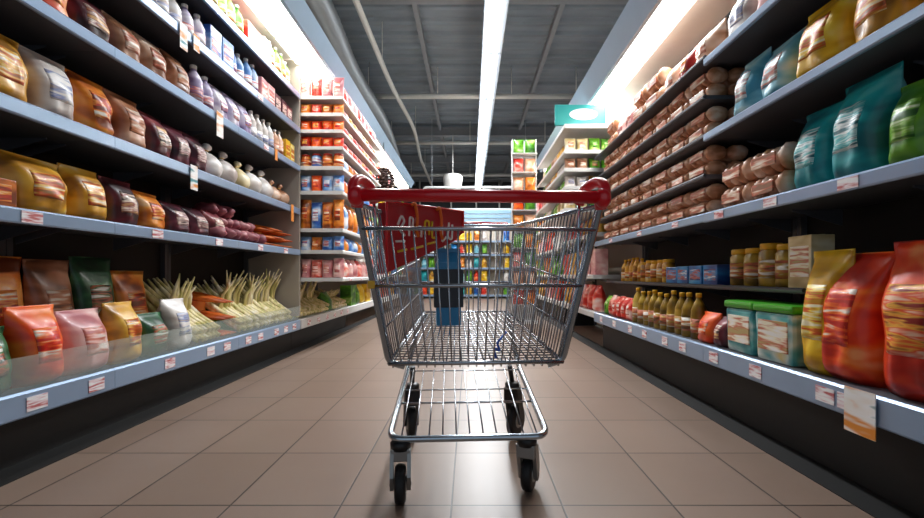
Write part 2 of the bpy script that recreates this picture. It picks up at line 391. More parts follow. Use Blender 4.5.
# canopies with light
def canopy(label, s, y0, y1, xe, ze, xi, xo, fh):
    t = thing('lit_canopy', label, 'canopy', (s*(xe+.3), (y0+y1)/2, ze), 0, 'lit canopies over the shelves')
    bm = bmesh.new()
    prism_y(bm, [(s*a, b) for a, b in [(xe,ze),(xe-.08,ze+fh),(xe-.06,ze+fh+.01),(xe+.03,ze+.03),(xe+.03,ze)]], y0, y1); obj('fascia', bm, M['fascia'], t)
    bm = bmesh.new()
    prism_y(bm, [(s*a, b) for a, b in [(xe+.031,ze+.05),(xo+.35,ze+.05),(xo+.35,ze+.08),(xe+.031,ze+.08)]], y0, y1); obj('roof_panel', bm, M['canopyin'], t)
    n = max(1, round((y1-y0)/1.5)); L = (y1-y0)/n
    for i in range(n):
        bm = bmesh.new(); x0_, x1_ = sorted((s*xi, s*xo)); box(bm, x0_, x1_, y0+i*L+.02, y0+(i+1)*L-.02, ze-.01, ze+.049, .01)
        obj('tube_lamp', bm, M['lamp'], t)
    return t
canopy('blue grey canopy with glowing tube lamps above the left shelves', -1, 2.6, 11, 1.44, 2.87, 1.5, 1.74, .14)
canopy('blue grey canopy with glowing tube lamps above the right shelves', 1, 2.5, 8, 1.25, 2.575, 1.31, 1.5, .2)

# flat strips in plinth black: painted shade on the tiles under the shelves
for n_, (x0_, x1_) in (('floor_shade_left', (-1.79,-1.66)), ('floor_shade_right', (1.25,1.385))):
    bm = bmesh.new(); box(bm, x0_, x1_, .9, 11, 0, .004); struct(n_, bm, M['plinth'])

# ------------------------------------------------------------------ product prototypes
def pouch_pts(w, h, d, u, v, sd):
    z = v*h
    if v < .1: t = .62+.38*(v/.1)**.5
    elif v < .45: t = 1
    else: t = max(0, math.cos((v-.45)/.5*PI/2))**.75 if v < .95 else 0
    e = max(0, 1-abs(u)**3.2)**.6
    th = d/2*t*e+.0018
    th *= 1+.16*noise.noise(Vector((u*2.2+sd, v*4.2, sd*1.7)))
    x = u*w/2*(1-.05*math.sin(PI*v)+(.03 if v > .93 else 0))
    return x, th, z
def pouch_bm(w, h, d, sd=0, nu=14, nv=16, ur=(-1,1), vr=(0,1), off=None, both=True):
    bm = bmesh.new(); F = []; B = []
    for j in range(nv+1):
        v = vr[0]+(vr[1]-vr[0])*j/nv; rf = []; rb = []
        for i in range(nu+1):
            u = ur[0]+(ur[1]-ur[0])*i/nu
            x, th, z = pouch_pts(w, h, d, u, v, sd)
            if off is not None:
                rf.append(bm.verts.new((x, -th-off, z))); rb.append(bm.verts.new((x, -th+.001, z)))
            else:
                rf.append(bm.verts.new((x, -th, z)))
                rb.append(bm.verts.new((x, th, z)))
        F.append(rf); B.append(rb)
    for j in range(nv):
        for i in range(nu):
            f = bm.faces.new((F[j][i], F[j][i+1], F[j+1][i+1], F[j+1][i])); f.smooth = True
            f = bm.faces.new((B[j][i], B[j+1][i], B[j+1][i+1], B[j][i+1])); f.smooth = True
        bm.faces.new((F[j][0], F[j+1][0], B[j+1][0], B[j][0])); bm.faces.new((F[j][nu], B[j][nu], B[j+1][nu], F[j+1][nu]))
    for i in range(nu):
        bm.faces.new((F[0][i], B[0][i], B[0][i+1], F[0][i+1])); bm.faces.new((F[nv][i], F[nv][i+1], B[nv][i+1], B[nv][i]))
    return bm
LABM = {}
def label_mat(p):
    if p not in LABM:
        alt = {'orange':['f6efe4','f0e0c8','c83018'],'golden':['f6f0e6','e8dcc8','c84818'],'brown':['f0e4d4','e0c8a8','b86a3a'],'light brown':['f6ecdf','ead8c0','c05a3c'],
               'red':['f4c8a8','e85a20','f0b040'],'orange-red':['f8e8d8','f0a060','d82010'],'teal':['c8ecec','3cb8c0','f0f6f4'],'green':['e8f0c8','f0c840','3c7818'],
               'yellow':['fff4d0','f0a030','d84018'],'white':['f6f2ee','d8b8b8','8090c0'],'maroon':['d8b8b0','8c4c54','f0d8cc'],'dark red':['e8b878','c0603c','f0dcc8']}.get(p, ['f4f0ea','e0d0c4','c86a50'])
        alt = [PAL[p][0] if p in PAL else alt[2], alt[2], PAL[p][2] if p in PAL else alt[1], alt[0], alt[0]]
        LABM[p] = printmat('label_'+p.replace(' ', '_'), alt, (7, 7, 46), .4, .1)
    return LABM[p]
_proto = {}; ITEMS = []; SUB = ['']
def make(kind, pal, w, h, d, det):
    col = pal
    if kind == 'bag':
        sd = R.random()*20
        o = obj('snack_bag', pouch_bm(w, h, d, sd, nu=14 if det else 8, nv=16 if det else 8), PM(pal))
        if det:
            obj('label', pouch_bm(w, h, d, sd, 8, 8, (-.55,.5), (.28,.72), .0012), label_mat(pal), o)
            obj('top_seal', pouch_bm(w*1.0, h, d, sd, 10, 3, (-1,1), (.945,1), .001), PM(pal), o)
        return o, 'snack bag', 'snack_bag'
    if kind == 'box':
        bm = bmesh.new(); box(bm, -w/2, w/2, -d/2, d/2, 0, h, .004); o = obj('carton', bm, PM(pal))
        if det:
            bm = bmesh.new(); box(bm, -w*.4, w*.4, -d/2-.0012, -d/2+.001, h*.22, h*.8); obj('label', bm, label_mat(pal), o)
            bm = bmesh.new(); box(bm, -w/2+.004, w/2-.004, -.012, .012, h-.0005, h+.001); obj('top_flap', bm, PM(pal), o)
        return o, 'carton', 'carton'
    if kind == 'bottle':
        r = w*.46; bm = bmesh.new(); lathe(bm, [(r*.9,0),(r,.006),(r,h*.5),(r*.94,h*.56),(r*.98,h*.62),(r*.62,h*.78),(r*.34,h*.86),(r*.32,h*.91)], 18 if det else 12); o = obj('bottle', bm, PM(pal))
        bm = bmesh.new(); lathe(bm, [(r*.38,h*.905),(r*.38,h*.99),(r*.34,h)], 14); obj('cap', bm, M['capy' if 'gold' in pal or 'yellow' in pal else ('capr' if 'red' in pal else 'cap')], o)
        if det:
            bm = bmesh.new(); lathe(bm, [(r*.9,h*.14),(r*1.012,h*.14),(r*1.012,h*.44),(r*.9,h*.44)], 18); obj('label', bm, label_mat(pal), o)
        return o, 'bottle', 'bottle'
    if kind == 'jar':
        r = w*.47; bm = bmesh.new(); lathe(bm, [(r*.92,0),(r,.01),(r,h*.78),(r*.82,h*.85),(r*.82,h*.88)], 20); o = obj('jar', bm, PM(pal))
        bm = bmesh.new(); lathe(bm, [(r*.88,h*.86),(r*.9,h*.98),(r*.84,h)], 20); obj('lid', bm, M['capy' if 'gold' in pal else 'capr'], o)
        if det:
            bm = bmesh.new(); lathe(bm, [(r*.9,h*.2),(r*1.012,h*.2),(r*1.012,h*.62),(r*.9,h*.62)], 20); obj('label', bm, label_mat(pal), o)
        return o, 'jar', 'jar'
    if kind == 'tub':
        bm = bmesh.new()
        t = bmesh.new(); box(t, -w/2, w/2, -d/2, d/2, 0, h*.86, .02)
        for v in t.verts: k_ = .93+.07*v.co.z/(h*.86); v.co.x *= k_; v.co.y *= k_
        merge(bm, t); o = obj('tub', bm, PM(pal))
        bm = bmesh.new(); box(bm, -w/2-.006, w/2+.006, -d/2-.006, d/2+.006, h*.855, h, .015); obj('lid', bm, M['capg'], o, 'bright green lid')
        bm = bmesh.new(); box(bm, -w*.38, w*.38, -d/2-.002, -d/2+.03, h*.2, h*.72, .002); obj('label', bm, label_mat('cream'), o)
        return o, 'green-lidded tub', 'tub'
    if kind == 'bread':
        bm = bmesh.new(); n = 4 if det else 3
        for i in range(n):
            for j in range(2):
                ellipsoid(bm, (-w/2+w*(i+.5)/n, -d/4+j*d/2, h*.5), (w/n*.52, d*.27, h*.5), 10, 7, .12, i+j*3)
        o = obj('bread_pack', bm, M['bread'])
        if det:
            bm = bmesh.new(); box(bm, -w*.36, w*.3, -d*.53, -d*.5, h*.25, h*.7, .003); obj('label', bm, label_mat(pal), o)
        return o, 'bread roll pack', 'bread_pack'
    if kind == 'sack':
        bm = bmesh.new(); t = bmesh.new(); bmesh.ops.create_uvsphere(t, u_segments=18, v_segments=12, radius=1)
        sd = R.random()*9
        for v in t.verts:
            q = 1+.14*noise.noise(v.co*2.1+Vector((sd,0,sd))); z = v.co.z
            rr = 1 if z < .2 else 1-.25*((z-.2)/.8)
            v.co = Vector((v.co.x*w*.5*q*rr, v.co.y*d*.5*q*rr, max(0, (z*q+.8)/1.85*h*.84)))
        for f in t.faces: f.smooth = True
        merge(bm, t); 
        tube(bm, [(0,0,h*.72),(0,0,h*.86),(.008,0,h*.93),(.02,0,h)], [w*.16,w*.06,w*.12,w*.17], 10)
        o = obj('produce_sack', bm, PM(pal))
        bm = bmesh.new(); tube(bm, [(w*.075*math.cos(a*PI/5),w*.075*math.sin(a*PI/5),h*.86) for a in range(10)], .004, 6, closed=True); obj('tie', bm, M['tie'], o)
        return o, 'knotted sack', 'produce_sack'
    if kind == 'carrots':
        bm = bmesh.new(); r_ = random.Random(3)
        for i in range(14):
            x = -w/2+w*(.12+.76*(i % 5)/4); z = .025+h*.42*(i//5)+r_.uniform(0,.006)
            a = Vector((x, d*.42, z)); b_ = Vector((x*.75, -d*.5, max(.012, z*.8)))
            tube(bm, [a, a*.7+b_*.3, a*.35+b_*.65, b_], [.026,.027,.018,.004], 9)
        o = obj('carrot_bunch', bm, M['carrot'])
        bm = bmesh.new(); box(bm, -w/2, w/2, d*.18, d*.3, .0, h*.86, .004)
        obj('paper_band', bm, M['orangecard'], o, 'orange paper band')
        return o, 'bunch of carrots', 'carrot_bunch'
    if kind == 'leeks':
        bm = bmesh.new(); r_ = random.Random(int(w*1000)+5)
        for i in range(12):
            x = -w/2+w*(.06+.88*(i % 6)/5); z0 = .03+.05*(i//6)
            y0 = d*.45; y1 = -d*.48-r_.uniform(0,.02)
            z1 = z0+h*r_.uniform(.55,.8)
            tube(bm, [(x,y1,z0),(x+r_.uniform(-.01,.01),y1*.3,z0+(z1-z0)*.25),(x+r_.uniform(-.02,.02),y0*.4,z0+(z1-z0)*.6),(x+r_.uniform(-.05,.05),y0,z1)], [.018,.024,.022,.006], 7)
        for i in range(8):
            x = r_.uniform(-w/2,w/2); tube(bm, [(x,0,.06),(x+r_.uniform(-.04,.04),-.03,h*.6),(x+r_.uniform(-.08,.08),-.07-r_.uniform(0,.05),h*r_.uniform(.75,1))], [.018,.018,.004], 6)
        o = obj('leek_bunch', bm, M['leek'])
        bm = bmesh.new(); box(bm, -w/2-.004, w/2+.004, -.02, .02, .0, .11, .006); obj('band', bm, M['capg'], o, 'green paper band')
        return o, 'pale stalk bunch', 'leek_bunch'
    if kind == 'root':
        bm = bmesh.new(); ellipsoid(bm, (0,0,h/2), (w/2,d/2,h/2), 12, 9, .3, R.random()*9)
        return obj('sweet_potato', bm, M['potato']), 'sweet potato', 'sweet_potato'
CAT = {'bag':'snack bag','box':'carton','bottle':'bottle','jar':'jar','tub':'tub','bread':'bread','sack':'sack','carrots':'carrots','leeks':'vegetables','root':'sweet potato'}
NOPAL = {'carrots','leeks','root'}
def put(kind, pal, w, h, d, loc, rz, place, det=True, var=0):
    key = (kind, pal, round(w,3), round(h,3), round(d,3), det, var)
    if key not in _proto:
        o, desc, nm = make(kind, pal, w, h, d, det); _proto[key] = (o, desc)
    else:
        src, desc = _proto[key]; o = src.copy(); C.objects.link(o)
        for ch in src.children:
            c = ch.copy(); c.parent = o; C.objects.link(c)
    o.location = loc; o.rotation_euler = (0,0,rz)
    if det and kind in ('bag','box','bottle','jar') and not place.startswith('x'): o.scale = (1,1,R.uniform(.92,1.02))
    d_ = SUB[0]+(desc if kind in NOPAL else pal+' '+desc); SUB[0] = ''
    ITEMS.append((o, d_, kind, place, loc))
    return o
def fill(side, xf, y, z, seq, place, det=True, inset=.025, jit=.05, gap=.008, ymax=99):
    """lay the products of seq along the shelf, fronts towards the aisle"""
    for n, kind, pal, w, h, d, *opt in seq:
        st = opt[0] if opt else 1
        for i in range(n):
            if y+w > ymax: return y
            if kind == 'gap': y += w; continue
            for q in range(st):
                jj = R.uniform(-jit, jit); SUB[0] = '' if st == 1 else ('lower ', 'upper ')[q]
                put(kind, pal, w, h, d, (side*(xf+inset+d/2+.012+R.uniform(0,.012)), y+w/2, z+q*(h+.001)), (-side*PI/2)+jj, place, det, R.randrange(2))
            y += w+gap
    return y

# ---- left shelves (depth y = 765/(470-px))
P1 = "left side's lowest shelf"; P2 = "left side's second shelf up"; P3 = "left side's third shelf up"
P4 = "left side's fourth shelf up"; P5 = "left side's fifth shelf up"; P6 = "left side's top shelf"
fill(-1, 1.7, 1.24, .30, [(1,'bag','orange',.26,.34,.2),(1,'bag','dark green',.26,.26,.2),(1,'bag','orange-red',.2,.33,.2),(1,'bag','pink',.25,.3,.2),(1,'bag','golden',.2,.33,.2),
    (1,'bag','dark green',.2,.24,.18),(1,'bag','white',.2,.31,.18),(1,'leeks','cream',.28,.5,.4),(1,'carrots','orange',.26,.34,.38),(1,'leeks','cream',.3,.5,.4)], P1, ymax=3.8)
# second row, standing behind, rises above the front row
fill(-1, 1.95, 1.3, .30, [(1,'bag','dark red',.26,.56,.16),(1,'bag','golden',.24,.52,.16),(1,'bag','orange',.26,.54,.16),(1,'bag','brown',.24,.55,.16),(1,'bag','dark green',.26,.54,.16),(1,'bag','orange',.25,.5,.16),(1,'bag','light brown',.25,.54,.16),
    (1,'bag','orange',.25,.5,.16),(1,'bag','brown',.25,.5,.16)], "left side's lowest shelf, back row", ymax=2.9)
fill(-1, 1.7, 3.79, .30, [(1,'leeks','green',.3,.48,.4),(1,'leeks','green',.3,.52,.4)], P1, inset=.03)
fill(-1, 1.7, 4.56, .30, [(3,'leeks','green',.32,.42,.4),(1,'bag','green',.2,.24,.18),(2,'leeks','green',.3,.26,.4)], P1, det=False)
fill(-1, 1.7, 1.22, 1.0, [(1,'bag','white',.3,.17,.2),(1,'box','orange',.2,.12,.2),(1,'bag','golden',.27,.25,.2),(1,'bag','golden',.2,.26,.2),(1,'bag','dark red',.2,.24,.18),(1,'bag','orange',.2,.22,.18),(2,'bag','maroon',.2,.2,.18),(1,'bag','dark red',.2,.22,.18)], P2)
rr = random.Random(11)
yy = 3.12                                             # heap of sweet potatoes: a bottom layer and one lying on it
for row, (xx, zz, nn, nm) in enumerate(((-1.78,1.0,7,'front-row '),(-1.95,1.0,7,'back-row '),(-1.865,1.088,6,'second-layer '),(-1.86,1.17,3,'topmost '))):
    for i in range(nn):
        SUB[0] = nm; put('root','maroon',.18,.095,.1,(xx+rr.uniform(-.01,.01),yy+(.05 if row >= 2 else 0)+i*.105,zz), rr.uniform(-.2,.2), P2, True, i % 3)
fill(-1, 1.7, 3.86, 1.0, [(1,'carrots','orange',.19,.17,.34),(1,'carrots','orange',.21,.2,.34),(1,'carrots','orange',.17,.17,.34)], P2, jit=.02)
fill(-1, 1.7, 1.3, 1.41, [(1,'bag','orange',.25,.27,.2),(1,'bag','golden',.27,.29,.2),(1,'bag','white',.2,.3,.2),(1,'bag','orange',.2,.28,.2),(1,'bag','brown',.22,.28,.2),(1,'bag','dark red',.18,.27,.18),(2,'bag','maroon',.18,.25,.18),
    (2,'sack','white',.2,.24,.22),(1,'sack','cream',.18,.22,.2),(2,'sack','white',.2,.24,.22),(2,'sack','light brown',.18,.2,.2)], P3, ymax=4.48)
fill(-1, 1.7, 1.3, 1.84, [(1,'bag','light brown',.25,.26,.2),(1,'bag','pink',.22,.26,.2),(1,'bag','red',.22,.22,.18),(1,'bag','dark red',.22,.24,.18),(2,'bag','light brown',.2,.24,.18),(1,'bag','brown',.2,.25,.18),(2,'bottle','lavender-and-white',.12,.27,.12),(3,'bag','lavender-and-white',.16,.25,.14),
    (4,'bottle','white',.1,.26,.1),(2,'bottle','peach',.09,.25,.09),(2,'box','yellow',.1,.2,.1)], P4, ymax=4.48)
fill(-1, 1.7, 1.6, 2.22, [(2,'bag','peach',.2,.22,.16),(2,'bag','brown',.2,.22,.16),(3,'bottle','white',.11,.24,.11),(2,'bottle','lavender-and-white',.11,.25,.11),(2,'box','blue-and-white',.14,.22,.12),(4,'bottle','blue-and-white',.1,.25,.1),(2,'box','pink',.13,.2,.12),(4,'box','maroon',.12,.16,.12)], P5, ymax=4.48)
fill(-1, 1.7, 2.1, 2.56, [(3,'bottle','white',.12,.26,.12),(2,'bottle','lime-and-white',.12,.28,.12),(1,'box','red',.18,.2,.12),(5,'bottle','lime-and-white',.11,.28,.11),(2,'box','red-and-white',.14,.2,.12),(1,'box','white',.14,.22,.12),(7,'bottle','lime-and-white',.11,.28,.11)], P6, ymax=4.48)

# ---- left packet display, faces towards the camera and towards the aisle
disp = [('pink',.2),('blue-and-white',.15),('orange',.3),('blue-and-white',.18),('orange',.14),('red',.12),('orange-red',.12),('orange',.12),('pink',.22)]
names = ['lowest','second','third','fourth','fifth','sixth','seventh','eighth','top']
for i, ((z, zl), (pal, h)) in enumerate(zip(LD, disp)):
    pl = 'aisle side of left promotional shelving, %s tier' % names[i]
    alt = {0:'red-and-white',1:'orange',2:'blue-and-white',3:'orange-red',4:'blue-and-white',5:'orange-red',6:'red',7:'red-and-white',8:'red-and-white'}[i]
    for q in range(4):
        x = -1.35-.112*q; p = pal if q % 3 != 2 else alt
        put('jar' if i == 4 else 'bag', p, .11, h, .1, (x, 4.63, z), R.uniform(-.08,.08), 'left promotional end display, %s tier' % names[i], True, q % 2)
    for q in range(8):
        p = alt if q % 3 == 0 else pal
        put('bag', p, .17, h, .12, (-1.37, 4.82+q*.2, z), PI/2+R.uniform(-.06,.06), pl, False, q % 2)
# ---- left far bay
cols = ['green','yellow','white','red','pink','golden','blue','lime-and-white','orange']
for i, z in enumerate((.30,.75,1.15,1.55,1.95,2.35)):
    x = 1.7 if i == 0 else 1.55
    for q in range(13):
        p = cols[(q//2+i*2) % 9]
        put('bag' if (q+i) % 3 else 'box', p, .28, .3, .16, (-(x+.12), 6.72+q*.33, z), PI/2, "left side's farthest bay, %s tier" % (['lowest','second','third','fourth','fifth','top'][i]), False)

# ---- right shelves
Q1 = "right side's lowest shelf"; Q2 = "right side's thin middle shelf"; Q3 = "right side's main waist shelf"
fill(1, 1.3, .98, .36, [(1,'bag','red',.27,.5,.22),(1,'bag','red',.27,.53,.22),(1,'bag','orange-red',.25,.5,.22),], Q1)
put('bag','yellow',.2,.5,.13,(1.44,1.9-.02,.36),-PI/2,Q1) if False else None
fill(1, 1.3, 1.68-.0, .36, [(1,'bag','yellow',.2,.52,.18),(2,'tub','teal-and-white',.24,.26,.2),(1,'bag','dark red',.12,.17,.14),(1,'bag','orange-red',.18,.18,.14),(10,'bottle','olive gold',.1,.28,.1),(5,'bag','red-and-white',.12,.2,.12),(2,'bag','green',.13,.2,.12)], Q1, ymax=4.68)
fill(1, 1.42, 1.93, .69, [(1,'box','cream',.15,.25,.1),(4,'jar','olive gold',.12,.22,.12),(1,'gap','',.06,0,0),(4,'box','blue',.17,.12,.12),(5,'jar','golden',.1,.18,.1),(5,'bottle','golden',.09,.22,.09)], Q2, ymax=4.68)
fill(1, 1.3, 1.12, 1.09, [(1,'bag','green',.2,.34,.2),(1,'bag','green',.16,.3,.18),(1,'bag','teal',.22,.37,.2),(1,'bag','teal',.2,.36,.2),(2,'bread','light brown',.24,.12,.24,2)], Q3)
fill(1, 1.3, 1.15, 1.53, [(2,'bag','golden',.24,.31,.2),(1,'bag','yellow',.26,.33,.2),(1,'bag','light blue',.22,.3,.18),(1,'bag','light blue',.2,.32,.18),(1,'bag','peach',.2,.26,.18),(1,'bread','light brown',.22,.12,.22,2)], "right side's shelf above the teal bags", ymax=2.5)
fill(1, 1.3, 1.7, 1.95, [(1,'bag','peach',.24,.26,.18),(1,'bag','pink',.22,.26,.18),(1,'bag','white',.22,.27,.18)], "right side's highest near shelf", ymax=2.5)
for i, z in enumerate((1.09,1.31,1.53,1.75)):
    nm = ['lowest','second','third','fourth'][i]+' bread tier on the right'
    fill(1, 1.3, 2.53, z, [(2,'bread','light brown',.24,.09,.24,2),(1,'bread','peach',.24,.09,.24,2),(5,'bread','light brown',.24,.09,.24,2)], nm, ymax=4.68, jit=.03)
fill(1, 1.3, 2.53, 1.97, [(1,'bag','peach',.22,.24,.18),(1,'bag','red',.18,.22,.16),(1,'bag','peach',.22,.24,.18),(2,'bread','light brown',.26,.13,.24,2),(2,'bag','pink',.22,.24,.18),(1,'bread','light brown',.26,.13,.24,2)], 'top bread tier on the right', ymax=4.68)
# white bay on the right
pals = ['cream','green','white','golden','light brown','lime-and-white']
for i, z in enumerate((1.45,1.68,1.87,2.06)):
    pl = "white bay under teal board, %s tier" % ['lowest','second','third','top'][i]
    h = [.16,.13,.13,.16][i]
    for q in range(4):
        put('bag', pals[(i*2+q//2) % 6], .12, h, .1, (1.07+q*.13, 4.82, z), R.uniform(-.1,.1), 'end face below teal board, '+['lowest','second','third','top'][i]+' tier', True, q % 2)
    for q in range(7):
        put('bag', pals[(i+q//2) % 6], .17, h, .1, (1.07, 5.05+q*.2, z), -PI/2, pl, False)
for i, z in enumerate((.36,.75,1.2)):
    for q in range(8):
        put('bag' if i != 1 else 'box', ['red-and-white','pink','golden'][(i+q//3) % 3], .18, .2 if i == 2 else .28, .14, (1.4, 4.87+q*.21, z), -PI/2, "white bay under teal board, %s low tier" % ['first','second','third'][i], False)
for i, z in enumerate((.36,.75,1.15,1.55,1.95)):
    for q in range(11):
        put('bag' if (q+i) % 2 else 'box', cols[(q//2+i*4+3) % 9], .3, .3, .16, (1.42, 6.86+q*.38, z), -PI/2, "right side's farthest bay, %s tier" % ['lowest','second','third','fourth','top'][i], False)

# tall yellow bag leaning spot beside the red bags is the golden bag; round wicker basket and teal board
t = thing('teal_board', 'teal header board with white oval on top of the right white shelving', 'sign', (1.16,4.78,2.334))
bm = bmesh.new(); box(bm, .9, 1.44, 4.765, 4.795, 2.334, 2.555, .008); obj('board', bm, M['teal'], t)
bm = bmesh.new(); 
tt = bmesh.new(); bmesh.ops.create_cone(tt, cap_ends=True, segments=32, radius1=1, radius2=1, depth=.006)
merge(bm, tt, Matrix.Translation((1.2,4.763,2.45)) @ Matrix.Rotation(PI/2,4,'X') @ Matrix.Diagonal((.15,.06,1,1))); obj('oval_emblem', bm, M['white'], t)
#t = thing('wicker_basket', 'round wicker tray of green packs on the white right shelving', 'basket', (1.15,4.9,2.334)) if False else None

# packet tower near the back right
t = thing('display_tower', 'slim white display tower of orange packs behind the right shelving', 'display stand', (.84,7.0,0))
bm = bmesh.new(); box(bm, .64, 1.04, 6.86, 7.14, 0, .05, .005); obj('base', bm, M['white'], t)
for x in (.65, 1.02):
    bm = bmesh.new(); box(bm, x, x+.012, 6.98, 7.1, .05, 2.86); obj('upright', bm, M['white'], t)
bm = bmesh.new(); box(bm, .662, 1.02, 7.08, 7.1, .05, 2.86); obj('back_panel', bm, M['white'], t)
for i in range(9):
    z = .3+i*.29
    bm = bmesh.new(); box(bm, .65, 1.032, 6.88, 6.98, z-.012, z); box(bm, .662, 1.02, 6.98, 7.08, z-.012, z); obj('shelf', bm, M['shelfwhite'], t)
    for q in range(2):
        put('bag', ['orange-red','peach','red-and-white','lime-and-white','orange'][(i+q) % 5] if not q else ['orange','peach','green'][i % 3], .16, .22, .12, (.75+q*.18, 6.96, z), 0, 'slim display tower, %s tier up' % ORD[i+1], False)

# back of the aisle: cross shelving, pale blue header panels, white frame
def back():
    t = thing('end_shelving', 'white cross shelving with colourful goods closing the end of the aisle', 'shelving', (.2,14.6,0))
    bm = bmesh.new(); box(bm, -2.4, 2.4, 14.78, 14.8, 0, 2.45); obj('back_panel', bm, M['backlight'], t)
    for i, z in enumerate((.12,.55,.98,1.41,1.84)):
        bm = bmesh.new(); box(bm, -2.4, 2.4, 14.3, 14.78, z-.03, z); sh = obj('shelf', bm, M['shelfwhite'], t)
        bm = bmesh.new(); box(bm, -2.4, 2.4, 14.285, 14.3, z-.05, z+.005); obj('price_rail', bm, M['rail'], sh)
    for x in (-2.42, -.8, .8, 2.4):
        bm = bmesh.new(); box(bm, x, x+.02, 14.28, 14.8, 0, 2.45); obj('upright', bm, M['shelfwhite'], t)
    cc = ['light blue','green','red','yellow','yellow','orange','white','teal','golden','blue','red-and-white','yellow']
    for i, z in enumerate((.12,.55,.98,1.41,1.84)):
        for q in range(17):
            x = -1.95+q*.24
            if abs(x+.79) < .13 or abs(x-.81) < .13: continue
            put('bag' if (q+i) % 2 else 'bottle', cc[(q+i*5) % 12], .2, .33, .16, (x, 14.45, z), 0, 'end shelving, %s tier' % ['lowest','second','third','fourth','top'][i], False)
    t = thing('header_panels', 'pale blue slatted header panels above the end shelving', 'sign', (.2,14.9,2.46))
    bm = bmesh.new(); box(bm, -2.4, 2.4, 14.86, 14.9, 2.0, 2.95); obj('frame', bm, M['white'], t)
    for i in range(3):
        bm = bmesh.new(); box(bm, -2.3, 2.3, 14.82, 14.86, 2.47+i*.155, 2.58+i*.155); obj('slat', bm, mat('pale_blue_slat', '8fb4cc', .5), t)
    t = thing('white_frame', 'white tubular frame hanging in front of the back wall', 'frame', (.2,13,3.0))
    bm = bmesh.new(); tube(bm, fillet([(-1.35,13,2.9),(-1.35,13,3.28),(1.9,13,3.28),(1.9,13,2.9)], .12), .035, 8); tube(bm, [(-1.35,13,3.02),(1.9,13,3.02)], .03, 8); obj('tube_frame', bm, M['white'], t)
    bm = bmesh.new()
    for x in (-1.1,1.6): tube(bm, [(x,13,3.3),(x,13,5.25)], .008, 6)
    obj('suspension_wire', bm, M['lamph'], t)
    bm = bmesh.new(); tube(bm, [(-2.4,21.5,4.6),(2.6,21.5,4.6)], .06, 8); tube(bm, [(-2.4,21.5,3.9),(2.6,21.5,3.9)], .05, 8)
    for x in (-2.4,-.9,.3,1.4,2.6): tube(bm, [(x,21.5,3.3),(x,21.5,5.25)], .04, 8)
    tag(recenter(obj('wall_rack', bm, M['pipe'])), 'pale tube rack in front of the dark back wall', 'rack')
    bm = bmesh.new(); lathe(bm, [(.05,0),(.2,.05),(.26,.25),(.3,.55),(.24,.62),(.1,.66)], 16, (-.52,13.6,3.15)); tube(bm, [(-.52,13.6,3.8),(-.52,13.6,5.0)], .012, 6)
    tag(recenter(obj('pendant_lamp', bm, M['cap'])), 'white bell-shaped pendant hanging over the back of the aisle', 'lamp')
    # dark cone ornament over the left canopy, behind the handlebar
    t = thing('pine_cone_ornament', 'dark brown pine cone ornament hanging from the left canopy, seen above the handlebar', 'ornament', (-1.4,7.3,2.1))
    bm = bmesh.new()
    for j in range(9):
        for i in range(9):
            a = 2*PI*(i+.5*(j % 2))/9; r = .15*math.sin(PI*(j+1)/10.5); z = 2.1+j*.045
            ellipsoid(bm, (-1.4+r*math.cos(a), 7.3+r*math.sin(a), z), (.038,.038,.017), 6, 4)
    ellipsoid(bm, (-1.4,7.3,2.29), (.08,.08,.2), 8, 6); obj('cone', bm, mat('cone_brown', '3a2420', .7), t)
    bm = bmesh.new(); tube(bm, [(-1.4,7.3,2.45),(-1.4,7.3,2.9)], .008, 6); obj('cord', bm, M['blackplastic'], t)
back()

# ------------------------------------------------------------------ the shopping cart (local frame: x right, y away from the handle)
cart = thing('shopping_cart', 'chrome wire shopping cart with red handlebar standing in the middle of the aisle', 'shopping cart', (.004,1.5,0), math.radians(3.4), world=False)
def L(a, b, t): return Vector(a)*(1-t)+Vector(b)*t
NT = {s: Vector((s*.303,-.385,.925)) for s in (-1,1)}; NB = {s: Vector((s*.243,-.25,.507)) for s in (-1,1)}
FT = {s: Vector((s*.205,.36,.955)) for s in (-1,1)}; FB = {s: Vector((s*.17,.33,.60)) for s in (-1,1)}
def near(s, z): return L(NT[s], NB[s], (.925-z)/(.925-.507))
# handle
bm = bmesh.new(); tube(bm, [(-.3,-.40,.943),(.3,-.40,.943)], .0158, 20); obj('handlebar', bm, M['redplastic'], cart)
for s in (-1,1):
    bm = bmesh.new()
    p = fillet([(s*.304,-.405,.928),(s*.311,-.40,.972),(s*.301,-.365,.99),(s*.28,-.325,.98),(s*.272,-.305,.94)], .03, 5)
    tube(bm, p, .0135, 14)
    ellipsoid(bm, (s*.303,-.40,.941), (.02,.022,.026), 16, 12)
    tube(bm, [(s*.30,-.392,.95),(s*.303,-.385,.915)], [.02,.014], 12)
    obj('handle_bracket', bm, M['redplastic'], cart)
    bm = bmesh.new()
    p = fillet([(s*.306,-.392,.94), NT[s], NB[s]+Vector((0,0,.004)), (s*.2,-.245,.497)], .022, 5)
    tube(bm, p, .0085, 12)
    tube(bm, fillet([(s*.275,-.295,.95),(s*.272,-.30,.90), L(NT[s],NB[s],.5)+Vector((0,.03,0)), (s*.236,-.232,.52)], .03), .005, 8)
    obj('rear_post', bm, M['chromeblue'], cart)
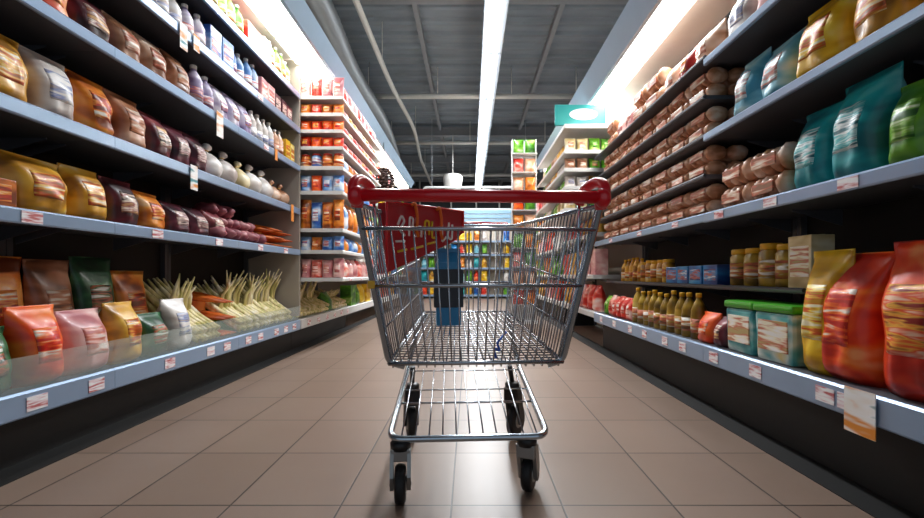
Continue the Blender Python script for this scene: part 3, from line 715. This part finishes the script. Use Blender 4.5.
# gate
bm = bmesh.new()
for z, r in ((.8655,.0052),(.722,.0052),(.507,.0058)):
    a, b_ = near(-1,z), near(1,z); tube(bm, [a+Vector((0,-.004,0)), b_+Vector((0,-.004,0))], r, 10)
n = 21
for i in range(n):
    u = -1+2*(i+.5)/n
    top = L(near(-1,.868), near(1,.868), (u+1)/2); bot = L(near(-1,.507), near(1,.507), (u+1)/2)
    tube(bm, fillet([top, bot, bot+Vector((0,.004,-.013)), bot+Vector((0,.022,-.012)), bot+Vector((0,.03,.004))], .008, 3), .0024, 6)
obj('rear_gate', bm, M['chrome'], cart, 'hinged wire rear gate')
for s in (-1,1):
    bm = bmesh.new(); m_ = 30
    for i in range(1, m_):
        t = i/m_; tube(bm, [L(NT[s],FT[s],t), L(NB[s],FB[s],t)], .0022, 6)
    tube(bm, [near(s,.722), L(FT[s],FB[s],.4)], .0036, 8)
    tube(bm, [near(s,.60), L(FT[s],FB[s],.75)], .0028, 8)
    tube(bm, [NB[s], FB[s]], .0045, 8)
    obj('side_panel', bm, M['chrome'], cart)
bm = bmesh.new()
for i in range(13):
    u = i/12; tube(bm, [L(FT[-1],FT[1],u), L(FB[-1],FB[1],u)], .0024, 6)
for q in (.33,.66): tube(bm, [L(FT[-1],FB[-1],q), L(FT[1],FB[1],q)], .003, 6)
tube(bm, [FB[-1],FB[1]], .0045, 8)
obj('front_panel', bm, M['chrome'], cart)
bm = bmesh.new(); tube(bm, fillet([NT[-1],FT[-1],FT[1],NT[1]], .05, 6), .0062, 10); obj('basket_rim', bm, M['chromeblue'], cart)
bm = bmesh.new(); tube(bm, [FT[-1]+Vector((.03,.012,.006)), FT[1]+Vector((-.03,.012,.006))], .011, 12); obj('front_bumper', bm, M['redplastic'], cart, 'red plastic bumper bar on the front rim')
bm = bmesh.new()
for i in range(23):
    u = (i+.5)/23; tube(bm, [L(NB[-1],NB[1],u)+Vector((0,.004,.0)), L(FB[-1],FB[1],u)], .0021, 6)
for i in range(1, 26):
    t = i/26; tube(bm, [L(NB[-1],FB[-1],t)+Vector((0,0,-.004)), L(NB[1],FB[1],t)+Vector((0,0,-.004))], .0021, 6)
obj('basket_floor', bm, M['chrome'], cart)
# chassis
def tz(y): return .207+.242*y
bm = bmesh.new()
p = [(-.165,.30,.585),(-.21,.50,.50),(-.247,.58,.36),(-.25,.48,tz(.48)),(-.272,.0,tz(0)),(.26,.0,tz(0)),(.25,.48,tz(.48)),(.247,.58,.36),(.21,.50,.50),(.165,.30,.585)]
tube(bm, fillet(p, .055, 6), .0115, 14); obj('chassis_frame', bm, M['chromeblue'], cart)
bm = bmesh.new()
for i in range(11):
    u = -1+2*(i+.5)/11; tube(bm, [(u*.25-.004,.004,tz(0)+.006),(u*.245,.5,tz(.5)+.004)], .0028, 6)
for y in (.23,.33,.5): tube(bm, [(-.258,y,tz(y)-.002),(.258,y,tz(y)-.002)], .0042 if y == .23 else .003, 8)
obj('lower_tray', bm, M['chrome'], cart, 'wire lower tray')
def castor(x, y, ztop, rw, rz, trail, dark):
    c = Matrix.Translation((x,y,0)) @ Matrix.Rotation(rz,4,'Z')
    def tf(t): return t
    b1 = bmesh.new(); t = bmesh.new()
    lathe(t, [(.012,ztop-.034),(.034,ztop-.034),(.035,ztop-.012),(.028,ztop-.004),(.012,ztop)], 16); merge(b1, t, c)
    if dark: t = bmesh.new(); tube(t, [(0,0,ztop-.01),(0,-.03,.34)], .011, 10); merge(b1, t, c)
    cap = b1
    b2 = bmesh.new()
    zt = rw*2+.012
    for s in (-1,1):                               # fork cheeks
        t = bmesh.new(); prism_x(t, [(-.022,ztop-.03),(.024,ztop-.03),(trail+.02,rw+.02),(trail+.012,rw-.018),(trail-.012,rw-.018),(trail-.028,rw+.03)], s*.028-.006, s*.028+.006); merge(b2, t, c)
    t = bmesh.new(); box(t, -.032,.032,-.026,.03, min(zt-.002, ztop-.045), ztop-.028, .004); merge(b2, t, c)
    t = bmesh.new(); tube(t, [(-.036,trail,rw),(.036,trail,rw)], .007, 10); merge(b2, t, c)
    f = obj('castor', b2, M['blackplastic'] if dark else M['greymetal'], cart)
    obj('swivel_cap', cap, M['blackplastic'], f)
    b3 = bmesh.new(); t = bmesh.new()
    lathe(t, [(rw*.5,-.017),(rw*.86,-.018),(rw*.96,-.014),(rw,-.005),(rw,.005),(rw*.96,.014),(rw*.86,.018),(rw*.5,.017)], 32)
    merge(b3, t, c @ Matrix.Translation((0,trail,rw)) @ Matrix.Rotation(PI/2,4,'Y')); obj('wheel', b3, M['rubber'], f)
    b4 = bmesh.new(); t = bmesh.new(); lathe(t, [(rw*.2,-.022),(rw*.44,-.02),(rw*.48,-.0165),(rw*.48,.0165),(rw*.44,.02),(rw*.2,.022)], 20)
    merge(b4, t, c @ Matrix.Translation((0,trail,rw)) @ Matrix.Rotation(PI/2,4,'Y')); obj('wheel_hub', b4, M['greymetal'], f)
castor(-.235, .02, .203, .062, .05, -.022, False)
castor(.193, .03, .203, .06, -.42, .03, False)
castor(-.235, .56, .262, .075, .2, .035, True)
castor(.225, .56, .262, .075, -.6, .035, True)
bm = bmesh.new(); p0 = near(-1,.722); box(bm, p0.x-.012, p0.x+.006, p0.y-.016, p0.y-.008, .715, .735, .002); obj('clip', bm, M['capy'], cart, 'small yellow clip on the left post')
bm = bmesh.new(); tube(bm, fillet([(.055,-.235,.515),(.05,-.225,.545),(.07,-.22,.53),(.06,-.215,.555),(.09,-.2,.585)], .01), .003, 6); obj('strap', bm, mat('blue_cord', '1c4ca8', .5), cart, 'loose blue cord on the basket floor')

# contents of the cart
def cw(v):                                         # cart frame -> world
    return cart.matrix_basis @ Vector(v) if False else (Matrix.Translation((.004,1.5,0)) @ Matrix.Rotation(math.radians(3.4),4,'Z')) @ Vector(v)
bz = .507+(.093)*((.12+.25)/.58)
o_ = cw((-.075,.12,bz+.004))
t = thing('blue_carton', 'blue drink carton in a dark grey sleeve standing inside the cart', 'carton', tuple(o_), math.radians(6), world=False)
bm = bmesh.new(); box(bm, -.044,.044,-.03,.03,0,.225,.005); prism_x(bm, [(-.028,.222),(.028,.222),(.002,.262),(-.002,.262)], -.042,.042); box(bm, -.042,.042,-.002,.002,.258,.275)
obj('carton_body', bm, mat('sky_blue_board', '2a86b8', .4), t)
bm = bmesh.new(); box(bm, -.052,.052,-.034,.034,.065,.2,.003); obj('sleeve', bm, mat('dark_grey_sleeve', '30363c', .5), t, 'dark grey sleeve')
# red promotional bag hanging inside the left wall
o_ = cw((-.262,-.24,.9))
bagc = thing('red_shopping_bag', 'red promotional shopping bag with white and yellow print hanging inside the cart', 'bag', (0,0,0))
ORG[bagc.name] = (0,0,0)
A = Vector((-.247,1.31,0)); Bp = Vector((-.03,1.62,0))
def bagpt(u, z, off): 
    d_ = (Bp-A).normalized(); nn = Vector((d_.y,-d_.x,0))
    q = A.lerp(Bp, u)+nn*off; return (q.x, q.y, z)
cx = Vector(bagpt(.5,.7,.0)); bagc.location = (cx.x, cx.y, .66); ORG[bagc.name] = (cx.x, cx.y, .66)
bm = bmesh.new()
outl = [(0,.962),(1,.977),(1,.90),(.85,.865),(.5,.82),(.0,.755)]
fr = [bm.verts.new(bagpt(u,z,.004)) for u, z in outl]; bk = [bm.verts.new(bagpt(u,z,-.03)) for u, z in outl]
bm.faces.new(fr); bm.faces.new(bk[::-1])
for i in range(len(outl)): bm.faces.new((fr[i],bk[i],bk[(i+1)%6],fr[(i+1)%6]))
obj('bag_body', bm, mat('red_film', 'b81420', .4, coat=.3), bagc)
bm = bmesh.new(); tube(bm, [bagpt(0,.745,.006),bagpt(0,.964,.006),bagpt(1,.979,.006),bagpt(1,.9,.006)], .005, 8); obj('piping', bm, M['redplastic'], bagc)
whites = mat('white_print', 'efe8e0', .5); yels = mat('yellow_print', 'e8c020', .5); orc = mat('orange_cord', 'e86a14', .5)
def glyphs(name, m_, items):
    bm = bmesh.new()
    for pts in items:
        tube(bm, fillet([bagpt(u,z,.0065) for u, z in pts], .01, 3), .0038, 6)
    obj(name, bm, m_, bagc)
glyphs('white_lettering', whites, [[(.12,.90),(.16,.93),(.2,.915),(.14,.885),(.2,.87)],[(.25,.87),(.26,.93),(.3,.925),(.29,.90)],[(.34,.93),(.34,.87)],[(.34,.90),(.4,.905),(.4,.87)],[(.68,.92),(.68,.86),(.74,.88)],[(.78,.93),(.76,.88),(.82,.87),(.83,.925)],[(.1,.85),(.2,.853)]])
glyphs('yellow_lettering', yels, [[(.44,.88),(.45,.925),(.5,.925),(.5,.88)],[(.54,.925),(.54,.87),(.6,.875)],[(.56,.90),(.6,.90)],[(.12,.82),(.22,.828)],[(.28,.83),(.42,.842)],[(.48,.85),(.6,.86)]])
for u in (.3,.62):
    bm = bmesh.new(); tube(bm, fillet([bagpt(u-.03,.965,.01),bagpt(u,.975,.014),bagpt(u+.04,.93,.012),bagpt(u+.02,.89,.012),bagpt(u+.05,.87,.012)], .02), .005, 8)
    obj('cord_handle', bm, orc, bagc, 'orange twisted cord')

# ------------------------------------------------------------------ labels of the products
from collections import defaultdict
G = defaultdict(list)
for it in ITEMS: G[(it[1], it[3])].append(it)
for (desc, place), lst in G.items():
    lst.sort(key=lambda i: (i[4][1]+abs(i[4][0])*.01 if 'tier' not in place or abs(i[4][0]) > 0 else 0, i[4][2]))
    if 'end ' in place: lst.sort(key=lambda i: i[4][0])
    n = len(lst)
    for k_, (o, d_, kind, pl, loc) in enumerate(lst):
        end = 'from left' if ' end' in place or 'end ' in place else 'from camera'
        if n == 1: lab = '%s on %s' % (d_, pl)
        elif k_ == 0: lab = '%s %s %s on %s' % ('leftmost' if 'end ' in place else 'nearest', d_, '', pl)
        else: lab = '%s %s %s, %s' % (ORD[k_+1] if k_+1 < len(ORD) else str(k_+1)+'th', d_, end, pl)
        o['label'] = ' '.join(lab.split()); o['category'] = CAT[kind]
        o['group'] = '%ss on the %s' % (CAT[kind], pl)

# ------------------------------------------------------------------ light
def area(name, loc, rot, sx, sy, e, col=(1,1,1)):
    l = bpy.data.lights.new(name, 'AREA'); l.shape = 'RECTANGLE'; l.size = sx; l.size_y = sy; l.energy = e; l.color = col
    o = bpy.data.objects.new(name, l); C.objects.link(o); o.location = loc; o.rotation_euler = rot; return o
area('ceiling_row_light', (.37,11.2,4.47), (0,0,0), .26, 16.2, 500, (.95,.98,1))
area('left_canopy_light', (-1.62,6.8,2.85), (0,math.radians(-8),0), .24, 8.2, 42, (1,.97,.92))
area('right_canopy_light', (1.4,5.2,2.555), (0,math.radians(8),0), .18, 5.3, 40, (1,.97,.92))
w = bpy.data.worlds.new('world'); S.world = w; w.use_nodes = True
w.node_tree.nodes['Background'].inputs['Color'].default_value = (.74,.86,1,1); w.node_tree.nodes['Background'].inputs['Strength'].default_value = .27
vs = S.view_settings; vs.view_transform = 'Standard'; vs.look = 'None'; vs.gamma = 1; vs.use_curve_mapping = False; vs.exposure = .78
print('ITEMS', len(ITEMS))
